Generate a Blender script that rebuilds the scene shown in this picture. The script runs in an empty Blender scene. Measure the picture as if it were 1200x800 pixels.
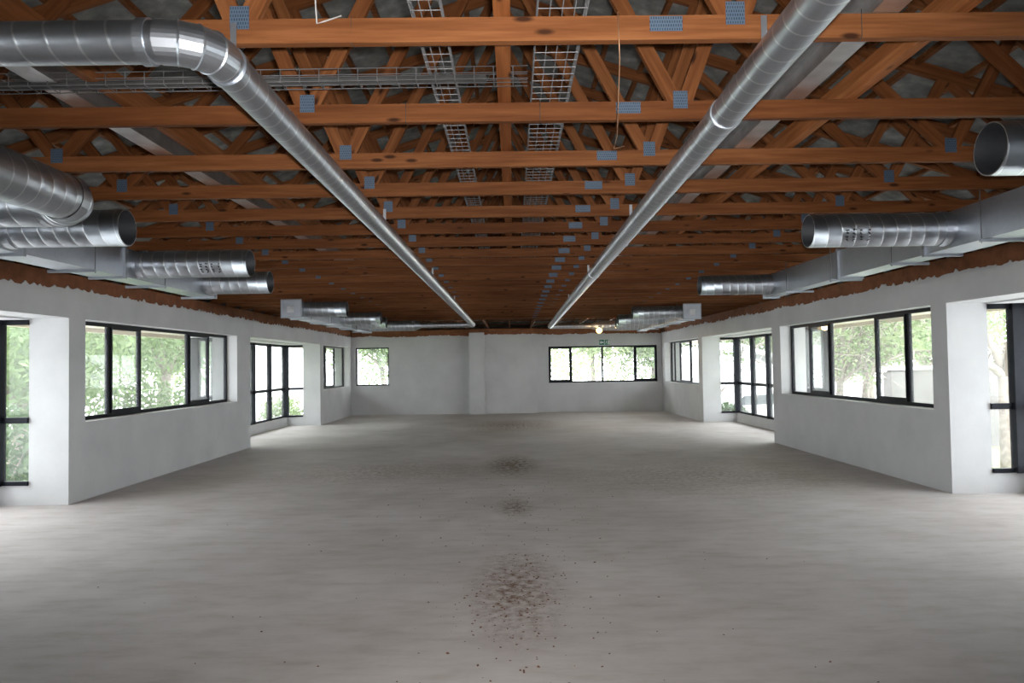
import bpy, bmesh, math, random
from mathutils import Vector, Matrix
random.seed(7)
SC = bpy.context.scene
COL = SC.collection
PI = math.pi

# ------------------------------------------------------------------ camera
def setup_camera():
    f, roll, vpx, vpy = 860.0, 0.0155, 601.0, 427.0
    dx, dy = vpx - 600, 400 - vpy
    c, s = math.cos(roll), math.sin(roll)
    ux, uy = c * dx + s * dy, -s * dx + c * dy
    p = math.atan(-uy / f)
    q = math.atan(-ux / f * math.cos(p))
    w = Vector((math.sin(q) * math.cos(p), math.cos(q) * math.cos(p), math.sin(p)))
    r = Vector((math.cos(q), -math.sin(q), 0))
    u = r.cross(w)
    r2, u2 = c * r - s * u, s * r + c * u
    cd = bpy.data.cameras.new('camera')
    cd.sensor_fit = 'HORIZONTAL'
    cd.sensor_width = 36.0
    cd.lens = f / 1200 * 36
    cd.clip_start, cd.clip_end = 0.05, 500
    co = bpy.data.objects.new('camera', cd)
    COL.objects.link(co)
    m = Matrix((r2, u2, -w)).transposed().to_4x4()
    m.translation = Vector((0, 0, 1.6))
    co.matrix_world = m
    SC.camera = co
setup_camera()

# ------------------------------------------------------------------ sky, exposure
SC.view_settings.view_transform = 'Standard'
SC.view_settings.look = 'None'
SC.view_settings.exposure = 0.95
SC.view_settings.gamma = 1.0
SC.view_settings.use_curve_mapping = False
SKY = 5.0
wd = bpy.data.worlds.new('overcast_sky')
SC.world = wd
wd.use_nodes = True
nt = wd.node_tree
bg = nt.nodes['Background']
tc = nt.nodes.new('ShaderNodeTexCoord')
ns = nt.nodes.new('ShaderNodeTexNoise')
ns.inputs['Scale'].default_value = 2.5
rp = nt.nodes.new('ShaderNodeValToRGB')
rp.color_ramp.elements[0].color = (0.88, 0.93, 1.0, 1)
rp.color_ramp.elements[1].color = (1.0, 1.0, 0.99, 1)
nt.links.new(tc.outputs['Generated'], ns.inputs['Vector'])
nt.links.new(ns.outputs['Fac'], rp.inputs['Fac'])
nt.links.new(rp.outputs['Color'], bg.inputs['Color'])
bg.inputs['Strength'].default_value = SKY
SC.cycles.max_bounces = 12
SC.cycles.diffuse_bounces = 6
SC.cycles.transparent_max_bounces = 24
SC.cycles.sample_clamp_indirect = 6.0
SC.cycles.caustics_reflective = False
SC.cycles.caustics_refractive = False

# the camera's own flash, a small source just above the lens
fd = bpy.data.lights.new('camera_flash', 'SPOT')
fd.energy = 440
fd.color = (1.0, 0.97, 0.93)
fd.spot_size = math.radians(92)
fd.spot_blend = 1.0
fd.shadow_soft_size = 0.025
fo = bpy.data.objects.new('camera_flash', fd)
COL.objects.link(fo)
fo.location = (0.03, 0.02, 1.66)
fo.rotation_euler = (math.radians(96), 0, 0)

def portal(center, normal, w, h):
    """Marks a window opening for the sky's own light."""
    ld = bpy.data.lights.new('sky_portal', 'AREA')
    ld.shape = 'RECTANGLE'
    ld.size, ld.size_y = w, h
    ld.cycles.is_portal = True
    o = bpy.data.objects.new('sky_portal', ld)
    COL.objects.link(o)
    o.location = center
    o.rotation_euler = Vector(normal).to_track_quat('-Z', 'Z').to_euler()

# ------------------------------------------------------------------ materials
def mat(name):
    m = bpy.data.materials.new(name)
    m.use_nodes = True
    n = m.node_tree.nodes
    return m, n, m.node_tree.links, n['Principled BSDF']

def ramp(n, stops):
    r = n.new('ShaderNodeValToRGB')
    e = r.color_ramp.elements
    e[0].position, e[0].color = stops[0][0], (*stops[0][1], 1)
    e[1].position, e[1].color = stops[-1][0], (*stops[-1][1], 1)
    for p, c in stops[1:-1]:
        x = e.new(p)
        x.color = (*c, 1)
    return r

def coords(n, l, scale=(1, 1, 1), kind='Object', rand=False):
    t = n.new('ShaderNodeTexCoord')
    mp = n.new('ShaderNodeMapping')
    mp.inputs['Scale'].default_value = scale
    l.new(t.outputs[kind], mp.inputs['Vector'])
    if rand:
        oi = n.new('ShaderNodeObjectInfo')
        k = n.new('ShaderNodeMath')
        k.operation = 'MULTIPLY'
        k.inputs[1].default_value = 40
        l.new(oi.outputs['Random'], k.inputs[0])
        l.new(k.outputs[0], mp.inputs['Location'])
    return mp

def noise(n, l, vec, scale, detail=4, rough=0.55):
    t = n.new('ShaderNodeTexNoise')
    t.inputs['Scale'].default_value = scale
    t.inputs['Detail'].default_value = detail
    t.inputs['Roughness'].default_value = rough
    l.new(vec.outputs['Vector'], t.inputs['Vector'])
    return t

def mix(n, l, fac, a, b, mode='MIX'):
    x = n.new('ShaderNodeMix')
    x.data_type = 'RGBA'
    x.blend_type = mode
    for sock, v in ((x.inputs[0], fac), (x.inputs[6], a), (x.inputs[7], b)):
        if isinstance(v, (int, float)):
            sock.default_value = v
        elif isinstance(v, tuple):
            sock.default_value = (*v, 1)
        else:
            l.new(v, sock)
    return x

def bump(n, l, b, h, strength, dist=0.01):
    x = n.new('ShaderNodeBump')
    x.inputs['Strength'].default_value = strength
    x.inputs['Distance'].default_value = dist
    l.new(h, x.inputs['Height'])
    l.new(x.outputs['Normal'], b.inputs['Normal'])

def m_noise(name, c0, c1, scale, rough=0.7, metal=0.0, bstr=0.0, kind='Object', sc=(1, 1, 1)):
    m, n, l, b = mat(name)
    v = coords(n, l, sc, kind)
    t = noise(n, l, v, scale)
    r = ramp(n, [(0.3, c0), (0.7, c1)])
    l.new(t.outputs['Fac'], r.inputs['Fac'])
    l.new(r.outputs['Color'], b.inputs['Base Color'])
    b.inputs['Roughness'].default_value = rough
    b.inputs['Metallic'].default_value = metal
    if bstr:
        bump(n, l, b, t.outputs['Fac'], bstr)
    return m

def m_timber(name='pine_timber', k=1.0):
    m, n, l, b = mat(name)
    v = coords(n, l, (1.2, 22, 22), rand=True)
    t = noise(n, l, v, 1.6, 6, 0.6)
    r = ramp(n, [(p, tuple(q * k for q in c)) for p, c in ((0.3, (0.112, 0.038, 0.012)), (0.5, (0.16, 0.059, 0.0205)), (0.72, (0.225, 0.090, 0.034)))])
    l.new(t.outputs['Fac'], r.inputs['Fac'])
    # knots
    v2 = coords(n, l, (3.2, 10, 10), rand=True)
    vo = n.new('ShaderNodeTexVoronoi')
    vo.inputs['Scale'].default_value = 1.0
    l.new(v2.outputs['Vector'], vo.inputs['Vector'])
    kr = ramp(n, [(0.07, (1, 1, 1)), (0.15, (0, 0, 0))])
    l.new(vo.outputs['Distance'], kr.inputs['Fac'])
    mx = mix(n, l, kr.outputs['Color'], r.outputs['Color'], (0.035, 0.012, 0.005))
    oi = n.new('ShaderNodeObjectInfo')
    hv = ramp(n, [(0.0, (0.72, 0.66, 0.6)), (1.0, (1.0, 1.0, 1.0))])
    l.new(oi.outputs['Random'], hv.inputs['Fac'])
    mm = mix(n, l, 1.0, mx.outputs[2], hv.outputs['Color'], 'MULTIPLY')
    l.new(mm.outputs[2], b.inputs['Base Color'])
    b.inputs['Roughness'].default_value = 0.62
    b.inputs['Specular IOR Level'].default_value = 0.12
    bump(n, l, b, t.outputs['Fac'], 0.15, 0.004)
    return m

def m_galv(name, tint=1.0, rough=0.33, seam=0.0):
    m, n, l, b = mat(name)
    v = coords(n, l)
    t = noise(n, l, v, 6.0, 5)
    vo = n.new('ShaderNodeTexVoronoi')
    vo.inputs['Scale'].default_value = 55
    l.new(v.outputs['Vector'], vo.inputs['Vector'])
    r = ramp(n, [(0.2, (0.42 * tint, 0.45 * tint, 0.50 * tint)), (1.0, (0.53 * tint, 0.56 * tint, 0.61 * tint))])
    mxf = n.new('ShaderNodeMath')
    mxf.operation = 'MULTIPLY_ADD'
    mxf.inputs[1].default_value = 0.25
    l.new(vo.outputs['Color'], mxf.inputs[0])
    l.new(t.outputs['Fac'], mxf.inputs[2])
    l.new(mxf.outputs[0], r.inputs['Fac'])
    col = r.outputs['Color']
    b.inputs['Metallic'].default_value = 1.0
    rr = ramp(n, [(0.2, (rough * 0.92,) * 3), (0.8, (rough * 1.1,) * 3)])
    l.new(t.outputs['Fac'], rr.inputs['Fac'])
    if seam:
        # the lock seam winds round the pipe: UV x counts the turns along the strip
        uv = n.new('ShaderNodeUVMap')
        uv.uv_map = 'strip'
        sx = n.new('ShaderNodeSeparateXYZ')
        l.new(uv.outputs['UV'], sx.inputs[0])
        fr = n.new('ShaderNodeMath')
        fr.operation = 'FRACT'
        l.new(sx.outputs['X'], fr.inputs[0])
        ln = ramp(n, [(0.0, (1, 1, 1)), (0.035, (1, 1, 1)), (0.05, (0, 0, 0)), (0.95, (0, 0, 0)), (0.965, (1, 1, 1)), (1.0, (1, 1, 1))])
        l.new(fr.outputs[0], ln.inputs['Fac'])
        col = mix(n, l, ln.outputs['Color'], col, (0.70, 0.72, 0.75)).outputs[2]
        dd = n.new('ShaderNodeMath')
        dd.operation = 'SUBTRACT'
        dd.inputs[1].default_value = 0.5
        l.new(fr.outputs[0], dd.inputs[0])
        sq = n.new('ShaderNodeMath')
        sq.operation = 'MULTIPLY'
        l.new(dd.outputs[0], sq.inputs[0])
        l.new(dd.outputs[0], sq.inputs[1])
        ad = n.new('ShaderNodeMath')
        ad.operation = 'MULTIPLY_ADD'
        ad.inputs[1].default_value = 0.06
        l.new(ln.outputs['Color'], ad.inputs[0])
        l.new(sq.outputs[0], ad.inputs[2])
        bump(n, l, b, ad.outputs[0], 1.0, seam)
    l.new(col, b.inputs['Base Color'])
    l.new(rr.outputs['Color'], b.inputs['Roughness'])
    return m

def m_floor():
    m, n, l, b = mat('bare_concrete_screed')
    v = coords(n, l)
    t1 = noise(n, l, v, 0.5, 6, 0.6)
    r1 = ramp(n, [(0.3, (0.49, 0.445, 0.425)), (0.7, (0.69, 0.65, 0.635))])
    l.new(t1.outputs['Fac'], r1.inputs['Fac'])
    v2 = coords(n, l, (0.6, 2.0, 1))
    t2 = noise(n, l, v2, 3.5, 8, 0.7)
    r2 = ramp(n, [(0.3, (0.82, 0.79, 0.76)), (0.5, (0.97, 0.965, 0.96)), (0.7, (1.05, 1.05, 1.05))])
    l.new(t2.outputs['Fac'], r2.inputs['Fac'])
    c = mix(n, l, 1.0, r1.outputs['Color'], r2.outputs['Color'], 'MULTIPLY').outputs[2]
    t3 = noise(n, l, v, 14, 6, 0.75)
    # shaped stains: oily patch, two smaller ones, the brick-dust smear
    geo = n.new('ShaderNodeTexCoord')
    for (x, y, rx, ry, col, amt) in ((-0.05, 11.8, 0.5, 1.5, (0.15, 0.105, 0.05), 1.2), (0.0, 8.3, 0.26, 0.7, (0.20, 0.14, 0.10), 0.9),
                                     (0.0, 5.3, 0.40, 1.3, (0.20, 0.125, 0.09), 0.85), (-0.1, 19.5, 1.5, 2.6, (0.22, 0.15, 0.09), 0.9),
                                     (-1.9, 11.2, 2.4, 1.6, (0.27, 0.215, 0.175), 0.6), (2.6, 10.4, 2.6, 2.2, (0.27, 0.215, 0.165), 0.6)):
        mp = n.new('ShaderNodeMapping')
        mp.inputs['Location'].default_value = (-x / rx, -y / ry, 0)
        mp.inputs['Scale'].default_value = (1 / rx, 1 / ry, 0)
        l.new(geo.outputs['Object'], mp.inputs['Vector'])
        ln = n.new('ShaderNodeVectorMath')
        ln.operation = 'LENGTH'
        l.new(mp.outputs['Vector'], ln.inputs[0])
        sub = n.new('ShaderNodeMath')
        sub.operation = 'SUBTRACT'
        sub.inputs[0].default_value = 1.0
        l.new(ln.outputs['Value'], sub.inputs[1])
        mx = n.new('ShaderNodeMath')
        mx.operation = 'MAXIMUM'
        mx.inputs[1].default_value = 0.0
        l.new(sub.outputs[0], mx.inputs[0])
        ad = n.new('ShaderNodeMath')
        ad.operation = 'MULTIPLY'
        nr = ramp(n, [(0.42, (0.1, 0.1, 0.1)), (0.62, (1.6, 1.6, 1.6))])
        l.new(t3.outputs['Fac'], nr.inputs['Fac'])
        l.new(mx.outputs[0], ad.inputs[0])
        l.new(nr.outputs['Color'], ad.inputs[1])
        sc = n.new('ShaderNodeMath')
        sc.operation = 'MULTIPLY'
        sc.use_clamp = True
        sc.inputs[1].default_value = amt
        l.new(ad.outputs[0], sc.inputs[0])
        c = mix(n, l, sc.outputs[0], c, col).outputs[2]
    l.new(c, b.inputs['Base Color'])
    b.inputs['Roughness'].default_value = 0.75
    b.inputs['Specular IOR Level'].default_value = 0.3
    bump(n, l, b, t2.outputs['Fac'], 0.12, 0.01)
    return m

def m_plaster():
    m, n, l, b = mat('white_primed_plaster')
    v = coords(n, l)
    t = noise(n, l, v, 1.3, 6, 0.6)
    r = ramp(n, [(0.3, (0.53, 0.53, 0.545)), (0.7, (0.62, 0.62, 0.628))])
    l.new(t.outputs['Fac'], r.inputs['Fac'])
    l.new(r.outputs['Color'], b.inputs['Base Color'])
    b.inputs['Roughness'].default_value = 0.85
    t2 = noise(n, l, v, 35, 4)
    bump(n, l, b, t2.outputs['Fac'], 0.12, 0.006)
    return m

def m_brick():
    m, n, l, b = mat('bare_brick_band')
    v = coords(n, l, (1, 1, 1))
    t = noise(n, l, v, 5, 6, 0.65)
    r = ramp(n, [(0.3, (0.17, 0.062, 0.026)), (0.7, (0.30, 0.115, 0.05))])
    l.new(t.outputs['Fac'], r.inputs['Fac'])
    l.new(r.outputs['Color'], b.inputs['Base Color'])
    b.inputs['Roughness'].default_value = 0.9
    bump(n, l, b, t.outputs['Fac'], 0.5, 0.01)
    return m

def m_tile():
    m, n, l, b = mat('roof_tile_underside')
    v = coords(n, l, (3.3, 3.3, 3.3))
    t = noise(n, l, v, 2.2, 5)
    r = ramp(n, [(0.3, (0.08, 0.085, 0.08)), (0.55, (0.16, 0.165, 0.16)), (0.75, (0.27, 0.275, 0.265))])
    l.new(t.outputs['Fac'], r.inputs['Fac'])
    l.new(r.outputs['Color'], b.inputs['Base Color'])
    b.inputs['Roughness'].default_value = 0.9
    return m

def m_plate():
    m, n, l, b = mat('toothed_nail_plate')
    v = coords(n, l, (1, 1, 1))
    mp = n.new('ShaderNodeMapping')
    mp.inputs['Rotation'].default_value = (math.radians(90), 0, 0)
    l.new(v.outputs['Vector'], mp.inputs['Vector'])
    bt = n.new('ShaderNodeTexBrick')
    bt.inputs['Scale'].default_value = 1.0
    bt.inputs['Brick Width'].default_value = 0.009
    bt.inputs['Row Height'].default_value = 0.014
    bt.inputs['Mortar Size'].default_value = 0.0028
    bt.inputs['Color1'].default_value = (0.012, 0.018, 0.035, 1)
    bt.inputs['Color2'].default_value = (0.03, 0.045, 0.075, 1)
    bt.inputs['Mortar'].default_value = (0.085, 0.125, 0.18, 1)
    l.new(mp.outputs['Vector'], bt.inputs['Vector'])
    l.new(bt.outputs['Color'], b.inputs['Base Color'])
    b.inputs['Metallic'].default_value = 0.3
    b.inputs['Roughness'].default_value = 0.5
    return m

def m_glass():
    m, n, l, b = mat('window_glass')
    out = n['Material Output']
    n.remove(b)
    tr = n.new('ShaderNodeBsdfTransparent')
    tr.inputs['Color'].default_value = (0.95, 0.97, 0.97, 1)
    gl = n.new('ShaderNodeBsdfGlossy')
    gl.inputs['Roughness'].default_value = 0.02
    lw = n.new('ShaderNodeLayerWeight')
    lw.inputs['Blend'].default_value = 0.5
    pw = n.new('ShaderNodeMath')
    pw.operation = 'POWER'
    pw.inputs[1].default_value = 4.0
    l.new(lw.outputs['Facing'], pw.inputs[0])
    fr = n.new('ShaderNodeMath')
    fr.operation = 'MULTIPLY_ADD'
    fr.inputs[1].default_value = 0.5
    fr.inputs[2].default_value = 0.02
    l.new(pw.outputs[0], fr.inputs[0])
    mx = n.new('ShaderNodeMixShader')
    l.new(fr.outputs[0], mx.inputs[0])
    l.new(tr.outputs[0], mx.inputs[1])
    l.new(gl.outputs[0], mx.inputs[2])
    ts = n.new('ShaderNodeBsdfTranslucent')
    ts.inputs['Color'].default_value = (0.9, 0.92, 0.93, 1)
    v = coords(n, l)
    dt = noise(n, l, v, 2.0, 5)
    dr = ramp(n, [(0.3, (0.02, 0.02, 0.02)), (0.7, (0.05, 0.05, 0.05))])
    l.new(dt.outputs['Fac'], dr.inputs['Fac'])
    m2 = n.new('ShaderNodeMixShader')
    l.new(dr.outputs['Color'], m2.inputs[0])
    l.new(mx.outputs[0], m2.inputs[1])
    l.new(ts.outputs[0], m2.inputs[2])
    l.new(m2.outputs[0], out.inputs['Surface'])
    return m

def m_leaf(name, c0, c1):
    m, n, l, b = mat(name)
    out = n['Material Output']
    v = coords(n, l)
    t = noise(n, l, v, 1.7, 3)
    r = ramp(n, [(0.3, c0), (0.7, c1)])
    l.new(t.outputs['Fac'], r.inputs['Fac'])
    l.new(r.outputs['Color'], b.inputs['Base Color'])
    b.inputs['Roughness'].default_value = 0.6
    ts = n.new('ShaderNodeBsdfTranslucent')
    l.new(r.outputs['Color'], ts.inputs['Color'])
    mx = n.new('ShaderNodeMixShader')
    mx.inputs[0].default_value = 0.45
    l.new(b.outputs[0], mx.inputs[1])
    l.new(ts.outputs[0], mx.inputs[2])
    l.new(mx.outputs[0], out.inputs['Surface'])
    return m

def m_glow(name, col, s):
    m, n, l, b = mat(name)
    b.inputs['Base Color'].default_value = (*col, 1)
    b.inputs['Emission Color'].default_value = (*col, 1)
    b.inputs['Emission Strength'].default_value = s
    return m

M = {}
M['timber'] = m_timber()
M['timber_pale'] = m_timber('pale_pine_timber', 1.7)
M['galv'] = m_galv('galvanised_sheet', 1.0, 0.40)
M['spiral'] = m_galv('spiral_wound_sheet', 1.0, 0.37, 0.015)
M['spiral_slim'] = m_galv('slim_spiral_wound_sheet', 1.0, 0.34, 0.003)
M['shaded_bore'] = m_galv('duct_inside_shade', 0.35, 0.6)  # same sheet tinted darker, imitating the shade inside open pipes
M['galv_dull'] = m_galv('galvanised_sheet_dull', 0.8, 0.46)
M['steel'] = m_noise('grey_steel', (0.50, 0.50, 0.51), (0.74, 0.74, 0.75), 7, 0.36, 0.92)
M['wire'] = m_noise('zinc_wire', (0.10, 0.10, 0.105), (0.15, 0.15, 0.155), 20, 0.55, 0.4)
M['floor'] = m_floor()
M['plaster'] = m_plaster()
M['brick'] = m_brick()
M['tile'] = m_tile()
M['plate'] = m_plate()
M['glass'] = m_glass()
M['frame'] = m_noise('charcoal_aluminium', (0.006, 0.007, 0.011), (0.012, 0.013, 0.018), 8, 0.42, 0.2)
M['frame'].node_tree.nodes['Principled BSDF'].inputs['Specular IOR Level'].default_value = 0.15
M['soffit'] = m_noise('cream_soffit', (0.62, 0.55, 0.44), (0.70, 0.63, 0.52), 5, 0.8)
M['facing'] = m_noise('grey_outside_plaster', (0.20, 0.205, 0.21), (0.25, 0.255, 0.26), 3, 0.9)
M['cream'] = m_noise('cream_paint', (0.115, 0.105, 0.103), (0.15, 0.138, 0.133), 2, 0.85)
M['white'] = m_noise('white_paint', (0.78, 0.78, 0.78), (0.86, 0.86, 0.86), 3, 0.5)
M['car'] = m_noise('white_car_paint', (0.75, 0.76, 0.78), (0.80, 0.81, 0.82), 3, 0.25)
M['dark'] = m_noise('dark_tint', (0.04, 0.05, 0.06), (0.08, 0.09, 0.10), 5, 0.2)
M['rubber'] = m_noise('black_rubber', (0.02, 0.02, 0.02), (0.04, 0.04, 0.04), 10, 0.8)
M['bark'] = m_noise('grey_bark', (0.17, 0.14, 0.115), (0.33, 0.29, 0.25), 9, 0.95, 0, 0.4)
M['leaf_mid'] = m_leaf('mid_green_leaf', (0.10, 0.16, 0.065), (0.22, 0.29, 0.13))
M['leaf_pale'] = m_leaf('pale_green_leaf', (0.17, 0.23, 0.10), (0.32, 0.38, 0.20))
M['leaf_dark'] = m_leaf('deep_green_leaf', (0.05, 0.09, 0.04), (0.12, 0.18, 0.085))
M['paving'] = m_noise('pale_paving', (0.68, 0.67, 0.65), (0.78, 0.77, 0.75), 0.8, 0.9)
M['lawn'] = m_noise('mown_lawn', (0.12, 0.19, 0.06), (0.24, 0.32, 0.12), 2.5, 0.95)
M['cable'] = m_noise('white_cable', (0.30, 0.295, 0.29), (0.36, 0.355, 0.35), 20, 0.5)
M['copper'] = m_noise('brown_wire', (0.30, 0.16, 0.09), (0.42, 0.24, 0.14), 20, 0.4, 0.5)
M['ink'] = m_noise('black_marker', (0.02, 0.02, 0.025), (0.04, 0.04, 0.045), 30, 0.7)
M['green'] = m_noise('sign_green', (0.0, 0.17, 0.10), (0.0, 0.20, 0.12), 6, 0.5)
M['debris'] = m_noise('brick_crumbs', (0.09, 0.04, 0.028), (0.22, 0.11, 0.075), 8, 0.95)
M['glow'] = m_glow('warm_reflection_glow', (1.0, 0.72, 0.33), 0.9)  # emission stands in for a warm reflection on bare metal

# ------------------------------------------------------------------ mesh helpers
class MB:
    def __init__(s, tf=None):
        s.v, s.f, s.tf, s.key = [], [], tf, None
    def vert(s, p):
        s.v.append(tuple(p))
        return len(s.v) - 1
    def box(s, x0, x1, y0, y1, z0, z1):
        b = len(s.v)
        s.v += [(x, y, z) for z in (z0, z1) for y in (y0, y1) for x in (x0, x1)]
        s.f += [[b + i for i in q] for q in ((0, 1, 3, 2), (4, 6, 7, 5), (0, 4, 5, 1), (2, 3, 7, 6), (0, 2, 6, 4), (1, 5, 7, 3))]
        return s
    def bar(s, p0, p1, w, h=None, up=(0, 0, 1)):
        h = h or w
        p0, p1 = Vector(p0), Vector(p1)
        d = (p1 - p0).normalized()
        a = d.cross(Vector(up))
        a = a.normalized() if a.length > 1e-4 else Vector((1, 0, 0))
        c = a.cross(d)
        b = len(s.v)
        for p in (p0, p1):
            for i, j in ((-1, -1), (1, -1), (1, 1), (-1, 1)):
                s.v.append(tuple(p + a * (i * w / 2) + c * (j * h / 2)))
        s.f += [[b + i for i in q] for q in ((3, 2, 1, 0), (4, 5, 6, 7), (0, 1, 5, 4), (1, 2, 6, 5), (2, 3, 7, 6), (3, 0, 4, 7))]
        return s
    def tube(s, pts, r, n=8, caps=True):
        """Round tube along points; r is a number or a list."""
        pts = [Vector(p) for p in pts]
        rs = r if isinstance(r, (list, tuple)) else [r] * len(pts)
        b = len(s.v)
        ref = None
        for i, p in enumerate(pts):
            d = (pts[min(i + 1, len(pts) - 1)] - pts[max(i - 1, 0)]).normalized()
            if ref is None:
                ref = d.cross(Vector((0, 0, 1)))
                if ref.length < 1e-3:
                    ref = Vector((1, 0, 0))
            a = (ref - d * ref.dot(d)).normalized()
            ref = a
            c = d.cross(a)
            for k in range(n):
                t = 2 * PI * k / n
                s.v.append(tuple(p + (a * math.cos(t) + c * math.sin(t)) * rs[i]))
        for i in range(len(pts) - 1):
            for k in range(n):
                k2 = (k + 1) % n
                s.f.append([b + i * n + k, b + i * n + k2, b + (i + 1) * n + k2, b + (i + 1) * n + k])
        if caps:
            s.f.append([b + k for k in reversed(range(n))])
            s.f.append([b + (len(pts) - 1) * n + k for k in range(n)])
        return s
    def cells(s, xs, ys, zs, solid):
        """Surface of the solid cells of a grid: one welded shell with real openings."""
        xs, ys, zs = sorted(set(xs)), sorted(set(ys)), sorted(set(zs))
        nx, ny, nz = len(xs) - 1, len(ys) - 1, len(zs) - 1
        S = {}
        for i in range(nx):
            for j in range(ny):
                for k in range(nz):
                    S[i, j, k] = solid((xs[i] + xs[i + 1]) / 2, (ys[j] + ys[j + 1]) / 2, (zs[k] + zs[k + 1]) / 2)
        idx = {}
        def V(i, j, k):
            if (i, j, k) not in idx:
                idx[i, j, k] = s.vert((xs[i], ys[j], zs[k]))
            return idx[i, j, k]
        for (i, j, k), on in S.items():
            if not on:
                continue
            for d, q in (((-1, 0, 0), ((0, 0, 0), (0, 0, 1), (0, 1, 1), (0, 1, 0))), ((1, 0, 0), ((1, 0, 0), (1, 1, 0), (1, 1, 1), (1, 0, 1))),
                         ((0, -1, 0), ((0, 0, 0), (1, 0, 0), (1, 0, 1), (0, 0, 1))), ((0, 1, 0), ((0, 1, 0), (0, 1, 1), (1, 1, 1), (1, 1, 0))),
                         ((0, 0, -1), ((0, 0, 0), (0, 1, 0), (1, 1, 0), (1, 0, 0))), ((0, 0, 1), ((0, 0, 1), (1, 0, 1), (1, 1, 1), (0, 1, 1)))):
                if not S.get((i + d[0], j + d[1], k + d[2]), False):
                    s.f.append([V(i + a, j + b, k + c) for a, b, c in q])
        return s
    def mesh(s, name, smooth=False, fix=True):
        me = bpy.data.meshes.new(name)
        vs = [s.tf(*p) for p in s.v] if s.tf else s.v
        me.from_pydata(vs, [], s.f)
        if fix:
            bm = bmesh.new()
            bm.from_mesh(me)
            bmesh.ops.recalc_face_normals(bm, faces=bm.faces)
            bm.to_mesh(me)
            bm.free()
        if smooth:
            me.polygons.foreach_set('use_smooth', [True] * len(me.polygons))
        me.update()
        return me
    def build(s, name, m, parent=None, smooth=False, fix=True):
        me = s.mesh(name, smooth, fix)
        me.materials.append(M[m])
        return link(name, me, parent)

def link(name, me, parent=None, mw=None):
    o = bpy.data.objects.new(name, me)
    COL.objects.link(o)
    if parent is not None:
        o.parent = parent
    if mw is not None:
        o.matrix_local = mw
    return o

def tag(o, label, cat, group=None, kind=None):
    o['label'] = label
    o['category'] = cat
    if group:
        o['group'] = group
    if kind:
        o['kind'] = kind
    return o

def thing(name, label, cat, loc=(0, 0, 0), group=None, rz=0.0):
    o = link(name, None)
    o.location = loc
    o.rotation_euler = (0, 0, rz)
    return tag(o, label, cat, group)

def struct(o, label, cat):
    o['kind'] = 'structure'
    o['label'] = label
    o['category'] = cat
    return o

def copy_tree(o, parent=None):
    c = o.copy()
    COL.objects.link(c)
    if parent is not None:
        c.parent = parent
    for ch in list(o.children):
        copy_tree(ch, c)
    return c

ORD = ['first', 'second', 'third', 'fourth', 'fifth', 'sixth', 'seventh', 'eighth', 'ninth', 'tenth', 'eleventh', 'twelfth', 'thirteenth',
       'fourteenth', 'fifteenth', 'sixteenth', 'seventeenth', 'eighteenth', 'nineteenth', 'twentieth', 'twenty-first', 'twenty-second',
       'twenty-third', 'twenty-fourth', 'twenty-fifth']

# ------------------------------------------------------------------ the room
CH = 2.78                     # underside of the truss chords
PT = 2.56                     # top edge of the plaster
YB, YF = -5.5, 24.4           # back and far wall
def left(u, y, z): return (-5.36 - u, y, z)
def right(u, y, z): return (5.15 - 0.0125 * (y - 9) + u, y, z)
TH = 0.48
WIN = {'L': [(-2.9, 1.9), (9.2, 14.27), (20.77, 24.1)], 'R': [(-2.9, 1.9), (9.02, 13.95), (19.85, 23.95)]}
BAY = {'L': [(5.0, 8.86), (14.98, 20.42)], 'R': [(5.0, 8.70), (14.38, 19.45)]}
GO = {'L': 1.0, 'R': 0.95}    # bay glass line, out from the wall face
Z0, Z1, ZB = 0.965, 2.25, 2.25

mb = MB()
mb.cells([-6.5, 6.25], [YB - 0.5, 24.95], [-0.95, 0], lambda x, y, z: True)
struct(mb.build('floor', 'floor'), 'bare grey concrete floor with brown stains', 'floor')

def jagged(tf, y0, y1, u0, u1, base, hi, rnd, skip=None):
    m = MB(tf)
    y, i = y0, 0
    prev = None
    level = 0.0
    while True:
        level += rnd.uniform(-0.008, 0.008)
        level = max(-0.018, min(0.018, level))
        h = base + 0.022 + level + (rnd.uniform(0, hi) if rnd.random() < 0.4 else 0)
        b = [m.vert((u, y, z)) for u, z in ((u0, base), (u0, h), (u1, h), (u1, base))]
        if prev:
            for k in range(4):
                k2 = (k + 1) % 4
                m.f.append([prev[k], prev[k2], b[k2], b[k]])
        else:
            m.f.append(b)
        prev = b
        if y >= y1:
            m.f.append(b[::-1])
            return m
        y = min(y1, y + rnd.uniform(0.02, 0.07))

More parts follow.
